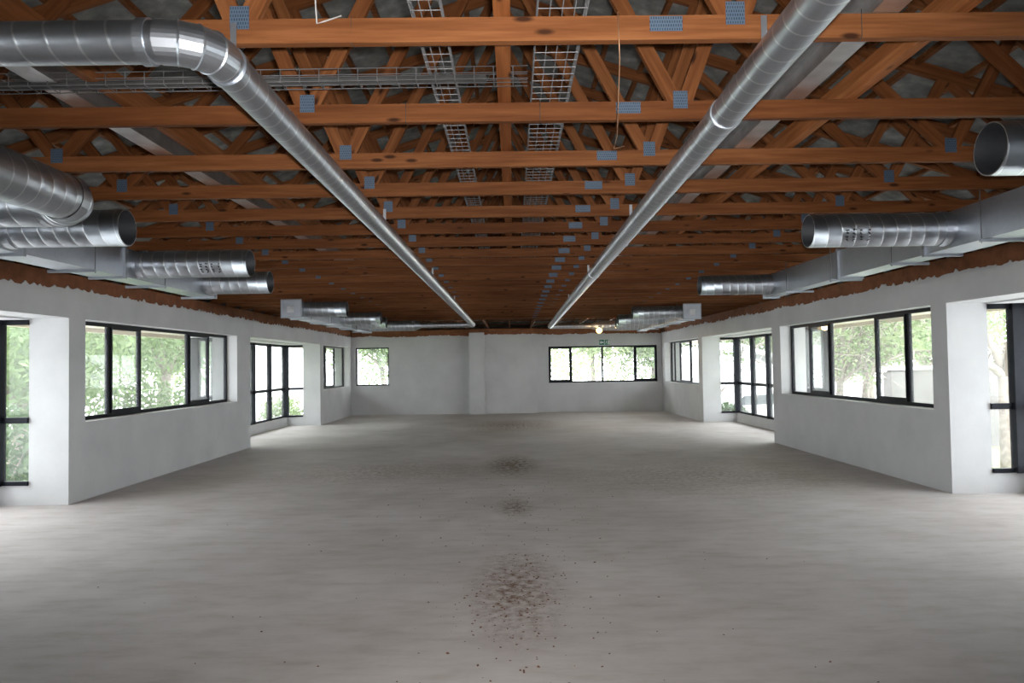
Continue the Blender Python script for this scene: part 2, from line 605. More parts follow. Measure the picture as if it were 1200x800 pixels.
def side_wall(side, tf):
    G = GO[side]
    ys = [YB - 0.45, 24.88]
    for a, b in WIN[side]: ys += [a, b]
    for a, b in BAY[side]: ys += [a, b, a - 0.45, a - 0.35, b + 0.1]
    def solid(u, y, z):
        for a, b in BAY[side]:
            if a < y < b and u < TH and z < ZB: return False
        if u < TH:
            for a, b in WIN[side]:
                if a < y < b and Z0 < z < Z1: return False
            return True
        for a, b in BAY[side]:
            if a - 0.45 < y < b + 0.1:
                if z > ZB - 0.02: return z < 2.30
                if z < 0.24: return u > G - 0.07 or y < a - 0.35 or y > b
        return False
    m = MB(tf)
    m.cells([0, 0.25, TH, G - 0.07, G + 0.08], ys, [0, 0.24, Z0, ZB - 0.02, ZB, 2.30, PT], solid)
    nm = 'left' if side == 'L' else 'right'
    me = m.mesh('wall_' + nm)
    me.materials.append(M['plaster'])
    me.materials.append(M['facing'])
    for poly, f in zip(me.polygons, m.f):
        cu = sum(m.v[i][0] for i in f) / len(f)
        cy = sum(m.v[i][1] for i in f) / len(f)
        if 0.25 < cu <= TH and not any(a - 0.55 < cy < b + 0.14 for a, b in BAY[side]):
            poly.material_index = 1          # the outside of the wall is painted grey
    w = struct(link('wall_' + nm, me), 'white plastered side wall with window openings, ' + ('leafy-tree side' if side == 'L' else 'bare-tree side'), 'wall')
    b = MB(tf)
    b.box(0.012, TH - 0.02, YB - 0.45, 24.88, PT, CH + 0.0)
    b.build('brick_band', 'brick', w)
    rnd = random.Random(3 if side == 'L' else 5)
    j = jagged(tf, YB, YF, 0.0, 0.03, PT, 0.045, rnd)
    j.build('plaster_edge', 'plaster', w)
    # eave soffit outside
    e = MB(tf)
    e.box(TH - 0.02, 1.62, YB - 1.8, 26.3, 2.31, 2.36)
    e.box(1.60, 1.66, YB - 1.8, 26.3, 2.24, 2.46)
    struct(e.build('trim_' + ('1' if side == 'L' else '2'), 'soffit'), 'cream eave soffit outside the windows, ' + ('leafy-tree side' if side == 'L' else 'bare-tree side'), 'trim')
    # plinth below floor level is the slab edge itself
    return w
side_wall('L', left)
side_wall('R', right)

def win_frame(tf, a, b, z0, z1, u, muls, name, label, sash=(), fw=0.04, mw=0.045, axis='Y', portal_n=None, door=False, trans=None):
    """A window as structure: frame, sashes and one glass pane per light. Coordinates (u, y, z) or, for axis X, (x along, depth, z)."""
    root = link(name, None)
    struct(root, label, 'window')
    def P(t, d, z):
        return (d, t, z) if axis == 'Y' else (t, d, z)
    def bx(m, t0, t1, d0, d1, q0, q1):
        p, q = P(t0, d0, q0), P(t1, d1, q1)
        m.box(min(p[0], q[0]), max(p[0], q[0]), min(p[1], q[1]), max(p[1], q[1]), q0, q1)
    d0, d1 = u - 0.02, u + 0.03
    edges = [a + fw / 2] + list(muls) + [b - fw / 2]
    ts = sorted(set([a, a + fw, b - fw, b] + [x + s * mw / 2 for x in muls for s in (-1, 1)]))
    zz = [z0, z0 + fw, z1 - fw, z1]
    if trans: zz += [trans - 0.035, trans + 0.035]
    def solid(t, d, z):
        if z < z0 + fw or z > z1 - fw: return True
        if trans and abs(z - trans) < 0.035: return True
        return t < a + fw or t > b - fw or any(abs(t - x) < mw / 2 for x in muls)
    fm = MB()
    fm.cells(ts, [d0, d1], zz, solid)
    fm.v = [P(*p) for p in fm.v]
    fm.tf = tf
    fm.build('frame', 'frame', root)
    for i in range(len(edges) - 1):
        t0 = edges[i] + (fw / 2 if i == 0 else mw / 2)
        t1 = edges[i + 1] - (fw / 2 if i == len(edges) - 2 else mw / 2)
        g0, g1 = z0 + fw, z1 - fw
        if i in sash:
            sm = MB()
            k = 0.03
            sm.cells([t0, t0 + k, t1 - k, t1], [u - 0.034, u - 0.008], [g0, g0 + k + 0.02, g1 - k, g1],
                     lambda t, d, z: t < t0 + k or t > t1 - k or z < g0 + k + 0.02 or z > g1 - k)
            sm.v = [P(*p) for p in sm.v]
            sm.tf = tf
            sm.build('sash', 'frame', root)
            t0, t1, g0, g1 = t0 + k - 0.006, t1 - k + 0.006, g0 + k + 0.014, g1 - k + 0.006
        for (q0, q1) in (((g0, trans - 0.035), (trans + 0.035, g1)) if trans else ((g0, g1),)):
            gm = MB(tf)
            bx(gm, t0 - 0.004, t1 + 0.004, u + 0.0, u + 0.006, q0 - 0.004, q1 + 0.004)
            gm.build('glass_pane', 'glass', root)
    c = Vector(tf(*P((a + b) / 2, u + 0.12, (z0 + z1) / 2))) if tf else Vector(P((a + b) / 2, u + 0.12, (z0 + z1) / 2))
    if portal_n:
        portal(c, portal_n, b - a, z1 - z0)
    return root

wn = 0
def wname():
    global wn
    wn += 1
    return 'window_%d' % wn
FW = 0.22
win_frame(left, *WIN['L'][0], Z0, Z1, FW, (-0.8, 0.8), wname(), "black framed window beside the camera, leafy-tree side", portal_n=(1, 0, 0))
win_frame(left, *WIN['L'][1], Z0, Z1, FW, (10.11, 10.95, 12.57, 13.42), wname(), 'black framed five light window facing leafy trees', sash=(1, 3), fw=0.05, mw=0.055, portal_n=(1, 0, 0))
win_frame(left, *WIN['L'][2], Z0, Z1, FW, (21.75, 22.9), wname(), 'narrow grey framed window by the far corner', sash=(1,), portal_n=(1, 0, 0))
win_frame(right, *WIN['R'][0], Z0, Z1, FW, (-0.8, 0.8), wname(), "black framed window beside the camera, bare-tree side", portal_n=(-1, 0, 0))
win_frame(right, *WIN['R'][1], Z0, Z1, FW, (9.92, 10.77, 12.27, 13.1), wname(), 'black framed five light window facing a bare tangled tree', sash=(1, 3), fw=0.05, mw=0.055, portal_n=(-1, 0, 0))
win_frame(right, *WIN['R'][2], Z0, Z1, FW, (21.46, 22.75, 23.5), wname(), 'grey framed four light window by the far corner', sash=(1,), portal_n=(-1, 0, 0))

def bay_window(side, tf, a, b, muls, label, post=0.12):
    G = GO[side]
    root = link(wname(), None)
    struct(root, label, 'window')
    y0, y1 = a - 0.40, b + 0.04           # return planes
    zb, zt, tr = 0.24, 2.23, 1.02
    m = MB(tf)
    pw = 0.15
    m.box(G - post, G + 0.05, y1 - 0.12, y1, zb, zt)           # corner posts
    m.box(G - 0.10, G + 0.05, y0, y0 + pw, zb, zt)
    for t in muls:
        m.box(G - 0.07, G + 0.05, t - 0.035, t + 0.035, zb, zt)
    for z0, z1 in ((zb, zb + 0.05), (tr - 0.035, tr + 0.035), (zt - 0.06, zt)):
        m.box(G - 0.04, G + 0.04, y0 + pw - 0.01, y1 - pw + 0.01, z0, z1)
        for q in (y0, y1 - 0.07):
            m.box(TH, G - 0.09, q, q + 0.07, z0, z1)
    m.build('frame', 'frame', root)
    st = [y0 + pw / 2] + list(muls) + [y1 - pw / 2]
    for i in range(len(st) - 1):
        for z0, z1 in ((zb + 0.045, tr - 0.03), (tr + 0.03, zt - 0.055)):
            g = MB(tf)
            g.box(G, G + 0.006, st[i] + 0.03, st[i + 1] - 0.03, z0, z1)
            g.build('glass_pane', 'glass', root)
    for q in (y0 + 0.03, y1 - 0.04):
        for z0, z1 in ((zb + 0.045, tr - 0.03), (tr + 0.03, zt - 0.055)):
            g = MB(tf)
            g.box(TH, G - 0.09, q, q + 0.006, z0, z1)
            g.build('glass_pane', 'glass', root)
    sg = 1 if side == 'L' else -1
    portal(tf(G + 0.12, (y0 + y1) / 2, 1.23), (sg, 0, 0), y1 - y0, 2.0)
bay_window('L', left, *BAY['L'][0], (5.4, 6.6, 7.75), 'full height black bay window nearest the camera, full of green leaves', 0.22)
bay_window('L', left, *BAY['L'][1], (15.6, 16.75, 17.92, 19.12), 'full height black bay window before the far corner')
bay_window('R', right, *BAY['R'][0], (5.4, 6.6, 7.65), 'full height black bay window nearest the camera, a forked trunk outside', 0.22)
bay_window('R', right, *BAY['R'][1], (15.0, 16.1, 17.2, 18.28), 'full height black bay window with a car outside')

# far wall: three steps and a pillar
FL, FR = (-5.22, -4.11), (1.19, 4.80)
m = MB()
def far_solid(x, y, z):
    if FL[0] < x < FL[1] and 0.97 < z < 2.23: return False
    if FR[0] < x < FR[1] and 0.97 < z < 2.18: return False
    if x < -1.42: return y > 24.35
    if x < -0.93: return y > 23.95
    if x < 0.79: return y > 24.10
    return y > YF
m.cells([-5.36, FL[0], FL[1], -1.42, -0.93, 0.79, FR[0], FR[1], 4.95], [23.95, 24.10, 24.35, YF, 24.85], [0, 0.97, 2.18, 2.23, PT], far_solid)
wf = struct(m.build('wall_far', 'plaster'), 'white plastered end wall with two windows', 'wall')
m = MB()
m.cells([-5.36, -1.42, 0.79, 4.95], [24.12, 24.37, YF + 0.02, 24.8], [PT, CH],
        lambda x, y, z: y > (24.37 if x < -1.42 else 24.12 if x < 0.79 else YF + 0.02))
m.build('brick_band', 'brick', wf)
m = MB()
m.box(-1.42, -0.93, 23.95, 24.3, PT, 2.66)
m.build('pillar_head', 'plaster', wf)
rnd = random.Random(11)
for x0, x1, y in ((-5.36, -1.43, 24.35), (-0.93, 0.79, 24.10), (0.80, 4.95, YF)):
    jagged(lambda u, t, z, y=y: (t, y + u, z), x0, x1, 0.0, 0.03, PT, 0.03, rnd).build('plaster_edge', 'plaster', wf)
win_frame(None, *FL, 0.97, 2.23, 24.43, (), wname(), 'square black framed single pane window', axis='X', portal_n=(0, -1, 0))
win_frame(None, *FR, 0.97, 2.18, 24.48, (1.94, 2.98, 4.06), wname(), 'wide black framed four light window under exit sign', sash=(0, 3), fw=0.05, mw=0.06, axis='X', portal_n=(0, -1, 0))
# wall behind the camera, with a matching window
m = MB()
m.box(-5.36, 5.33, YB - 0.45, YB, 0, CH + 0.02)
struct(m.build('wall_back', 'plaster'), 'white plastered wall behind the camera', 'wall')

# eave soffit beyond the end wall, and the grey pier at the corner outside
m = MB()
m.box(-7.0, 6.6, 24.86, 26.3, 2.37, 2.42)
m.box(-7.0, 6.6, 26.27, 26.33, 2.28, 2.5)
struct(m.build('trim_3', 'soffit'), 'cream eave soffit outside the end wall', 'trim')
m = MB()
m.box(-6.1, -5.55, 25.2, 25.9, -0.95, 2.36)
m.box(-6.1, -5.55, 24.87, 25.2, 2.0, 2.36)
struct(m.build('wall_pier', 'facing'), 'grey plastered pier outside the corner window', 'wall')

# roof: two slopes and the hip at the end
EZ, RISE = CH + 0.09, 0.315
XC = -0.09
HALF = 5.3
RZ = EZ + HALF * RISE + 0.10
OV = 1.75
def roof():
    ex0, ex1 = XC - HALF - OV, XC + HALF + OV
    ez = RZ - (HALF + OV) * RISE
    yb = YB - OV
    ye = YF + OV
    yr = ye - (HALF + OV)
    root = None
    faces = (('slope over one side', [(ex0, yb, ez), (XC, yb, RZ), (XC, yr, RZ), (ex0, ye, ez)]),
             ('slope over other side', [(ex1, yb, ez), (ex1, ye, ez), (XC, yr, RZ), (XC, yb, RZ)]),
             ('hip', [(ex0, ye, ez), (XC, yr, RZ), (ex1, ye, ez)]),
             ('gable', [(ex0, yb, ez), (ex1, yb, ez), (XC, yb, RZ)]))
    m = MB()
    idx = {}
    def V(p):
        if p not in idx: idx[p] = m.vert(p)
        return idx[p]
    for _, ps in faces:
        lo = [V(p) for p in ps]
        hi = [V((p[0], p[1], p[2] + 0.06)) for p in ps]
        m.f.append(lo[::-1])
        m.f.append(hi)
    rim = [(ex0, yb, ez), (ex0, ye, ez), (ex1, ye, ez), (ex1, yb, ez)]
    for i in range(4):
        p, q = rim[i], rim[(i + 1) % 4]
        m.f.append([V(p), V(q), V((q[0], q[1], q[2] + 0.06)), V((p[0], p[1], p[2] + 0.06))])
    root = struct(m.build('ceiling', 'tile', fix=False), 'grey roof tile undersides above the trusses', 'ceiling')
    k = 0
    d = 0.25
    while d < HALF + OV - 0.1:
        z = RZ - d * RISE - 0.022
        y1 = yr + d - 0.03
        for s in (-1, 1):
            b = MB()
            b.bar((XC + s * d, yb + 0.1, z), (XC + s * d, y1, z), 0.04, 0.036)
            b.build('batten', 'timber', root)
        b = MB()
        b.bar((XC - d + 0.03, yr + d, z), (XC + d - 0.03, yr + d, z), 0.04, 0.036)
        b.build('batten', 'timber', root)
        d += 0.34
roof()

# ------------------------------------------------------------------ trusses
def member(name, p0, p1, w, h, parent, m='timber', end=0.0, plumb=None):
    """A timber lying along p0-p1, its own mesh with the grain along local X."""
    p0, p1 = Vector(p0), Vector(p1)
    d = p1 - p0
    L = d.length
    mm = MB()
    mm.box(-L / 2, L / 2, -w / 2, w / 2, -h / 2, h / 2)
    me = mm.mesh(name)
    me.materials.append(M[m])
    x = d.normalized()
    y = Vector((0, 1, 0)) if abs(x.y) < 0.9 else Vector((1, 0, 0))
    z = x.cross(y).normalized()
    y = z.cross(x)
    mw = Matrix((x, y, z)).transposed().to_4x4()
    mw.translation = (p0 + p1) / 2
    return link(name, me, parent, mw)

NODES = (-2.68 - XC, -0.975 - XC, 0.835 - XC, 2.65 - XC)
def top_z(x): return EZ + (HALF - abs(x)) * RISE
def make_truss():
    root = thing('roof_truss', 'x', 'roof truss', (XC, 0, 0), 'timber roof trusses in a row', 0.013)
    w = 0.036
    member('bottom_chord', (-HALF + 0.0, 0, CH + 0.045), (HALF, 0, CH + 0.045), w, 0.09, root)
    th = 0.09
    for s in (-1, 1):
        member('top_chord', (s * (HALF + 1.5), 0, EZ - 1.5 * RISE + 0.045), (s * 0.0, 0, EZ + HALF * RISE + 0.045), w, th, root)
    for s, tops in ((-1, None), (1, None)):
        b1 = NODES[1] if s < 0 else NODES[2]
        b2 = NODES[0] if s < 0 else NODES[3]
        for b, t in ((b1, 0.03 * s), (b1, 1.41 * s), (b2, 1.45 * s), (b2, 3.15 * s)):
            off = 0.025 * (1 if t > b else -1)
            member('web', (b + off, 0, EZ + 0.0), (t, 0, top_z(t) + 0.01), w - 0.003, 0.07, root)
        member('web', (s * 3.95, 0, EZ), (s * 3.2, 0, top_z(3.2)), w - 0.003, 0.07, root)
    for x, ww, h, z in [(n, 0.07, 0.085, EZ + 0.005) for n in NODES] + [(0.58 - XC, 0.12, 0.055, CH + 0.058)]:
        mm = MB()
        mm.box(-ww / 2, ww / 2, -0.001, 0.001, -h / 2, h / 2)
        me = mm.mesh('nail_plate')
        me.materials.append(M['plate'])
        link('nail_plate', me, root, Matrix.Translation((x, -0.0195, z)))
    return root
tr_y = [2.66, 3.54, 4.355, 5.08, 5.85, 6.55, 7.26, 8.015, 8.71, 9.425, 10.19]
while tr_y[-1] < 18.9:
    tr_y.append(tr_y[-1] + (19.12 - 10.19) / 12)
proto = make_truss()
for i, y in enumerate(tr_y):
    o = proto if i == 0 else copy_tree(proto)
    o.location = (XC, y, 0)
    o['label'] = ('orange pine roof truss closest overhead, in front of all the others' if i == 0 else
                  'orange pine roof truss, %s in the row counting from the closest' % ORD[i] if i < len(tr_y) - 1 else
                  'orange pine roof truss ending the row before the end wall')
# jack trusses of the hip
k = 0
x = XC - 4.9
jack = None
jroots = []
while x < 5.0:
    r = thing('jack_truss', 'x', 'roof truss', (x, 0, 0), 'jack trusses under the hip end')
    run = HALF - abs(x - XC)
    member('bottom_chord', (0, 19.2, CH + 0.045), (0, 24.7, CH + 0.045), 0.036, 0.09, r)
    y1 = YF + 1.5
    zt = lambda y: RZ - 0.10 + 0.04 - (HALF + OV) * RISE + (YF + OV - y) * RISE
    y0 = max(19.3, YF + OV - (HALF + OV - abs(x - XC)) + 0.05)
    member('top_chord', (0, y0, zt(y0)), (0, y1, zt(y1)), 0.036, 0.09, r)
    jroots.append(r)
    x += 0.7
for i, r in enumerate(jroots):
    r['label'] = 'dark timber jack truss running to the end wall, %s counting from the leafy-tree side' % ORD[i]

def long_member(name, label, cat, x0, x1, z0, z1, y0, y1, m, group=None):
    mm = MB()
    if m == 'steel':
        # lipped channel, open towards the middle of the room
        t = 0.004
        s = 1 if x0 > 0 else -1
        xo, xi = (x0, x1) if s > 0 else (x1, x0)
        s = -s
        prof = [(xi, z0), (xo, z0), (xo, z0 + 0.02), (xo - s * t, z0 + 0.02), (xo - s * t, z0 + t), (xi + s * t, z0 + t), (xi + s * t, z1 - t),
                (xo - s * t, z1 - t), (xo - s * t, z1 - 0.02), (xo, z1 - 0.02), (xo, z1), (xi, z1)]
        n = len(prof)
        for y in (y0, y1):
            for p in prof: mm.vert((p[0], y, p[1]))
        for k in range(n):
            k2 = (k + 1) % n
            mm.f.append([k, k2, n + k2, n + k])
        mm.f.append(list(range(n)))
        mm.f.append([n + k for k in reversed(range(n))])
        o = mm.build(name, m)
    else:
        L = y1 - y0
        mm.box(-L / 2, L / 2, -(x1 - x0) / 2, (x1 - x0) / 2, -(z1 - z0) / 2, (z1 - z0) / 2)
        me = mm.mesh(name)
        me.materials.append(M[m])
        mw = Matrix(((0, -1, 0), (1, 0, 0), (0, 0, 1))).to_4x4()
        mw.translation = ((x0 + x1) / 2, (y0 + y1) / 2, (z0 + z1) / 2)
        o = link(name, me, None, mw)
    return tag(o, label, cat, group)
E1 = EZ + 0.002
long_member('timber_binder', 'pale timber binder running along the room between the two cable trays', 'beam', -0.052, 0.010, E1, E1 + 0.036, 1.6, 18.9, 'timber_pale')
long_member('timber_binder', 'timber binder beside the steel channel above the duct with the elbow', 'beam', -1.86, -1.81, E1, E1 + 0.11, 1.6, 18.9, 'timber')
long_member('timber_binder', 'timber binder beside the steel channel on the exit sign side', 'beam', 1.65, 1.70, E1, E1 + 0.11, 1.6, 18.9, 'timber_pale')
long_member('steel_channel', 'grey steel channel resting on the trusses above the duct with the elbow', 'beam', -2.10, -1.99, E1, E1 + 0.17, 1.6, 18.9, 'steel')
long_member('steel_channel', 'stained grey steel channel resting on the trusses on the exit sign side', 'beam', 1.34, 1.44, E1, E1 + 0.17, 1.6, 18.9, 'steel')

# ------------------------------------------------------------------ cable trays
def cable_tray(label, p0, p1, width, nlong, side_h, step):
    """Wire basket tray: lengthwise wires and U-shaped cross wires, each wire touching the ones it crosses."""
    p0, p1 = Vector(p0), Vector(p1)
    d = (p1 - p0).normalized()
    a = d.cross(Vector((0, 0, 1))).normalized()
    up = Vector((0, 0, 1))
    root = thing('cable_tray', label, 'cable tray')
    r = 0.0021
    L = (p1 - p0).length
    for i in range(nlong):
        o = a * (-width / 2 + width * i / (nlong - 1))
        MB().tube([p0 + o, p1 + o], r, 6).build('long_wire', 'wire', root, True)
    for s in (-1, 1):
        for h in (side_h / 2, side_h):
            o = a * (s * width / 2) + up * h
            MB().tube([p0 + o, p1 + o], r, 6).build('long_wire', 'wire', root, True)
    n = int(L / step)
    far = MB()
    for i in range(n + 1):
        c = p0 + d * (i * step + 0.005)
        pts = [c - a * width / 2 + up * side_h, c - a * width / 2 - up * r, c + a * width / 2 - up * r, c + a * width / 2 + up * side_h]
        if i < 90:
            MB().tube(pts, r, 5).build('cross_wire', 'wire', root)
        else:
            far.tube(pts, r, 5)
    if far.v:
        o = far.build('cross_wires', 'wire', root)
        o['kind'] = 'stuff'
    return root
ZT = EZ + 0.012
cable_tray('narrow wire basket cable tray running along the room', (-0.295, 1.7, ZT), (-0.295, 12.0, ZT), 0.11, 4, 0.04, 0.075)
cable_tray('wide wire basket cable tray running along the room', (0.20, 1.7, ZT), (0.20, 12.0, ZT), 0.18, 5, 0.05, 0.075)
cr = cable_tray('wire basket cable tray crossing above the elbow duct with dark cables inside', (-5.0, 3.22, ZT - 0.03), (0.085, 3.22, ZT - 0.03), 0.09, 3, 0.055, 0.085)
for dy in (-0.02, 0.018):
    c = MB()
    c.tube([(-5.0, 3.22 + dy, ZT - 0.014), (-2.4, 3.225 + dy, ZT - 0.013), (-0.1, 3.22 + dy, ZT - 0.014)], 0.012, 8)
    tag(c.build('power_cable', 'rubber', None, True), 'dark cable lying in the crossing wire tray, %s' % ('camera side' if dy < 0 else 'end wall side'), 'cable')

# ------------------------------------------------------------------ ducts
def pipe(parent, p0, p1, r, pitch, n=36, inner=None):
    """Spiral-wound pipe; the strip UV counts turns of the seam. With inner set it is an open tube with shade painted on its inside."""
    p0, p1 = Vector(p0), Vector(p1)
    d = (p1 - p0).normalized()
    a = d.cross(Vector((0, 0, 1))).normalized()
    c = d.cross(a)
    L = (p1 - p0).length
    N = max(2, int(L / 0.25))
    def shell(rr, name, m, flip):
        me = bpy.data.meshes.new(name)
        vs = []
        fs = []
        uvs = []
        for i in range(N + 1):
            for k in range(n):
                t = 2 * PI * k / n
                vs.append(tuple(p0 + d * (L * i / N) + (a * math.cos(t) + c * math.sin(t)) * rr))
        for i in range(N):
            for k in range(n):
                q = [(i, k), (i, k + 1), (i + 1, k + 1), (i + 1, k)]
                if flip: q.reverse()
                fs.append([j * n + kk % n for j, kk in q])
                uvs += [(L * j / N / pitch - kk / n, kk / n) for j, kk in q]
        return me, vs, fs, uvs
    me, vs, fs, uvs = shell(r, 'pipe', 'spiral', True)
    if inner:
        # rim at the open end
        b0 = len(vs)
        for k in range(n):
            t = 2 * PI * k / n
            vs.append(tuple(p1 + (a * math.cos(t) + c * math.sin(t)) * inner))
        for k in range(n):
            k2 = (k + 1) % n
            fs.append([N * n + k, N * n + k2, b0 + k2, b0 + k])
            uvs += [(0.3, 0)] * 4
    me.from_pydata(vs, [], fs)
    ul = me.uv_layers.new(name='strip')
    ul.data.foreach_set('uv', [x for q in uvs for x in q])
    me.polygons.foreach_set('use_smooth', [i < N * n for i in range(len(fs))])
    me.materials.append(M['spiral' if r > 0.1 else 'spiral_slim'])
    me.update()
    o = link('pipe', me, parent)
    if inner:
        im, vs, fs, uvs = shell(inner, 'inner_wall', 'shaded_bore', False)
        im.from_pydata(vs, [], fs)
        im.polygons.foreach_set('use_smooth', [True] * len(fs))
        im.materials.append(M['shaded_bore'])
        link('inner_wall', im, o)
    return o

def ring(mb, p, d, r, w, n=32, t=0.006):
    """A raised band around a pipe."""
    p, d = Vector(p), Vector(d).normalized()
    pts = [p - d * w / 2, p - d * w / 2, p + d * w / 2, p + d * w / 2]
    rs = [r - 0.002, r + t, r + t, r - 0.002]
    a = d.cross(Vector((0, 0, 1))).normalized()
    c = d.cross(a)
    b = len(mb.v)
    for q, rr in zip(pts, rs):
        for k in range(n):
            th = 2 * PI * k / n
            mb.v.append(tuple(q + (a * math.cos(th) + c * math.sin(th)) * rr))
    for i in range(4):
        i2 = (i + 1) % 4
        for k in range(n):
            k2 = (k + 1) % n
            mb.f.append([b + i * n + k, b + i * n + k2, b + i2 * n + k2, b + i2 * n + k])
    return mb

def elbow(mb, c, r_bend, r, a0, a1, z, gores=5, n=32):
    """Segmented bend in the horizontal plane about c, from angle a0 to a1."""
    b = len(mb.v)
    st = []
    for g in range(gores + 1):
        t = a0 + (a1 - a0) * g / gores
        st.append((t, r))
        if 0 < g < gores:
            st[-1] = (t - 0.02 * (1 if a1 > a0 else -1), r)
            st.append((t, r + 0.004))
            st.append((t + 0.02 * (1 if a1 > a0 else -1), r))
    for t, rr in st:
        o = Vector((math.cos(t), math.sin(t), 0))
        p = Vector((c[0], c[1], z)) + o * r_bend
        for k in range(n):
            th = 2 * PI * k / n
            mb.v.append(tuple(p + (o * math.cos(th) + Vector((0, 0, 1)) * math.sin(th)) * rr))
    for i in range(len(st) - 1):
        for k in range(n):
            k2 = (k + 1) % n
            mb.f.append([b + i * n + k, b + i * n + k2, b + (i + 1) * n + k2, b + (i + 1) * n + k])
    return mb

def cone(mb, p0, p1, r0, r1, n=32):
    return mb.tube([p0, p1], [r0, r1], n, caps=False)

def strap(parent, x, y, z0, z1, r, side):
    """Perforated strap from the side of the pipe up the face of a truss."""
    m = MB()
    xx = x + side * (r + 0.001)
    m.box(xx - 0.011, xx + 0.011, y, y + 0.002, z0, z1)
    m.build('hanger_strap', 'galv_dull', parent)

ZP = 2.60
RS = 0.064
# duct with the elbow
dl = thing('spiral_duct', 'slim round metal duct that bends at an elbow by the cable tray', 'duct')
BR = 0.13
pipe(dl, (-3.4, 2.19, ZP), (-1.06, 2.21, ZP), RS, 0.092)
elbow(MB(), (-1.06, 2.21 + BR), BR, RS + 0.003, -PI / 2, 0, ZP, 4).build('elbow', 'galv', dl)
pipe(dl, (-1.06 + BR, 2.21 + BR, ZP), (-0.97, 18.0, ZP), RS, 0.092)
ring(MB(), (-1.10, 2.21, ZP), (1, 0, 0), RS, 0.03).build('coupling', 'galv', dl)
ring(MB(), (-0.93, 2.40, ZP), (0, 1, 0), RS, 0.03).build('coupling', 'galv', dl)
elbow(MB(), (-0.97 - BR, 18.0), BR, RS + 0.002, 0, PI / 2, ZP, 4).build('elbow', 'galv', dl)
pipe(dl, (-0.97 - BR, 18.0 + BR, ZP), (-2.25, 18.0 + BR, ZP), RS, 0.092)
cone(MB(), (-2.24, 18.0 + BR, ZP), (-2.40, 18.0 + BR, ZP), RS, 0.13).build('reducer', 'galv', dl, True)
pipe(dl, (-2.40, 18.0 + BR, ZP), (-3.5, 18.0 + BR, ZP), 0.13, 0.105)
for y in (2.66, 5.85, 9.425, 13.1, 17.0):
    strap(dl, -0.93 - 0.04 * (y - 2.3) / 15.7, y - 0.035, ZP, CH + 0.075, RS, -1)
# straight duct
drr = thing('spiral_duct', 'slim straight round metal duct on the exit sign side, with a warm reflection', 'duct')
xr = lambda y: 0.855 + 0.0075 * y
pipe(drr, (xr(0.6), 0.6, ZP), (xr(19.45), 19.45, ZP), RS, 0.092)
ring(MB(), (xr(2.95), 2.95, ZP), (0, 1, 0), RS, 0.05, t=0.004).build('coupling', 'galv', drr)
ring(MB(), (xr(8.1), 8.1, ZP), (0, 1, 0), RS, 0.05, t=0.004).build('coupling', 'galv', drr)
X9 = xr(19.45)
elbow(MB(), (X9 + BR, 19.45), BR, RS + 0.002, PI, PI / 2, ZP, 4).build('elbow', 'galv', drr)
pipe(drr, (X9 + BR, 19.45 + BR, ZP), (2.10, 19.45 + BR, ZP), RS, 0.092)
cone(MB(), (2.09, 19.45 + BR, ZP), (2.28, 19.45 + BR, ZP), RS, 0.13).build('reducer', 'galv', drr, True)
pipe(drr, (2.28, 19.45 + BR, ZP), (3.4, 19.45 + BR, ZP), 0.13, 0.105)
for y in (2.66, 5.85, 9.425, 13.1, 17.0):
    strap(drr, xr(y), y - 0.007, ZP, CH + 0.085, RS, 1)

def main_duct(label, side, y0, y1, xi, xo, z0, z1, steps, grill=False):
    """Rectangular trunk duct: body narrowing in steps, standing flanges, hanger rods on angle trapezes."""
    s = -1 if side == 'L' else 1
    root = thing('trunk_duct', label, 'duct')
    ys = [y0] + list(steps) + [y1]
    m = MB()
    rows = []
    xo_ = xo
    for i, y in enumerate(ys):
        if 0 < i < len(ys) - 1:
            rows.append((y, xo_))
            rows.append((y + 0.35, xo_ - 0.05))
            xo_ -= 0.05
        else:
            rows.append((y, xo_))
    for y, xx in rows:
        for px, pz in ((xi, z0), (xx, z0), (xx, z1), (xi, z1)):
            m.vert((s * px, y, pz))
    for i in range(len(rows) - 1):
        for k in range(4):
            k2 = (k + 1) % 4
            m.f.append([4 * i + k, 4 * i + k2, 4 * i + 4 + k2, 4 * i + 4 + k])
    m.f.append([0, 1, 2, 3])
    m.f.append([4 * len(rows) - 4 + k for k in (3, 2, 1, 0)])
    m.build('body', 'galv', root)
    for i, (y, xx) in enumerate(rows):
        if i % 2 and i < len(rows) - 1 or i == len(rows) - 1 or i == 0:
            f = MB()
            e = 0.02
            f.cells([xi - e, xi + 0.001, xx - 0.001, xx + e], [y - 0.018, y + 0.018], [z0 - e, z0 + 0.001, z1 - 0.001, z1 + e],
                    lambda x, q, z: not (xi < x < xx and z0 < z < z1))
            f.v = [(s * p[0], p[1], p[2]) for p in f.v]
            f.build('flange', 'galv_dull', root)
    y = y0 + 0.55
    while y < y1:
        t = MB()
        a, b = xi - 0.03, xo + 0.03
        t.box(min(s * a, s * b), max(s * a, s * b), y - 0.012, y + 0.012, z0 - 0.022, z0 - 0.0)
        t.build('trapeze', 'galv_dull', root)
        for px in (xi - 0.02, xo + 0.02):
            MB().tube([(s * px, y, z0 - 0.03), (s * px, y, CH + 0.04)], 0.004, 6).build('hanger_rod', 'wire', root)
        y += 1.25
    if grill:
        g = MB()
        for i in range(5):
            g.box(min(s * (xi + 0.12), s * (xi + 0.22)), max(s * (xi + 0.12), s * (xi + 0.22)), y0 - 0.03, y0 - 0.005, z0 + 0.08 + i * 0.02, z0 + 0.09 + i * 0.02)
        g.box(min(s * (xi + 0.115), s * (xi + 0.225)), max(s * (xi + 0.115), s * (xi + 0.225)), y0 - 0.012, y0 - 0.002, z0 + 0.07, z0 + 0.18)
        g.build('grille', 'steel', root)
    return root
GL = 'trunk ducts along the walls'
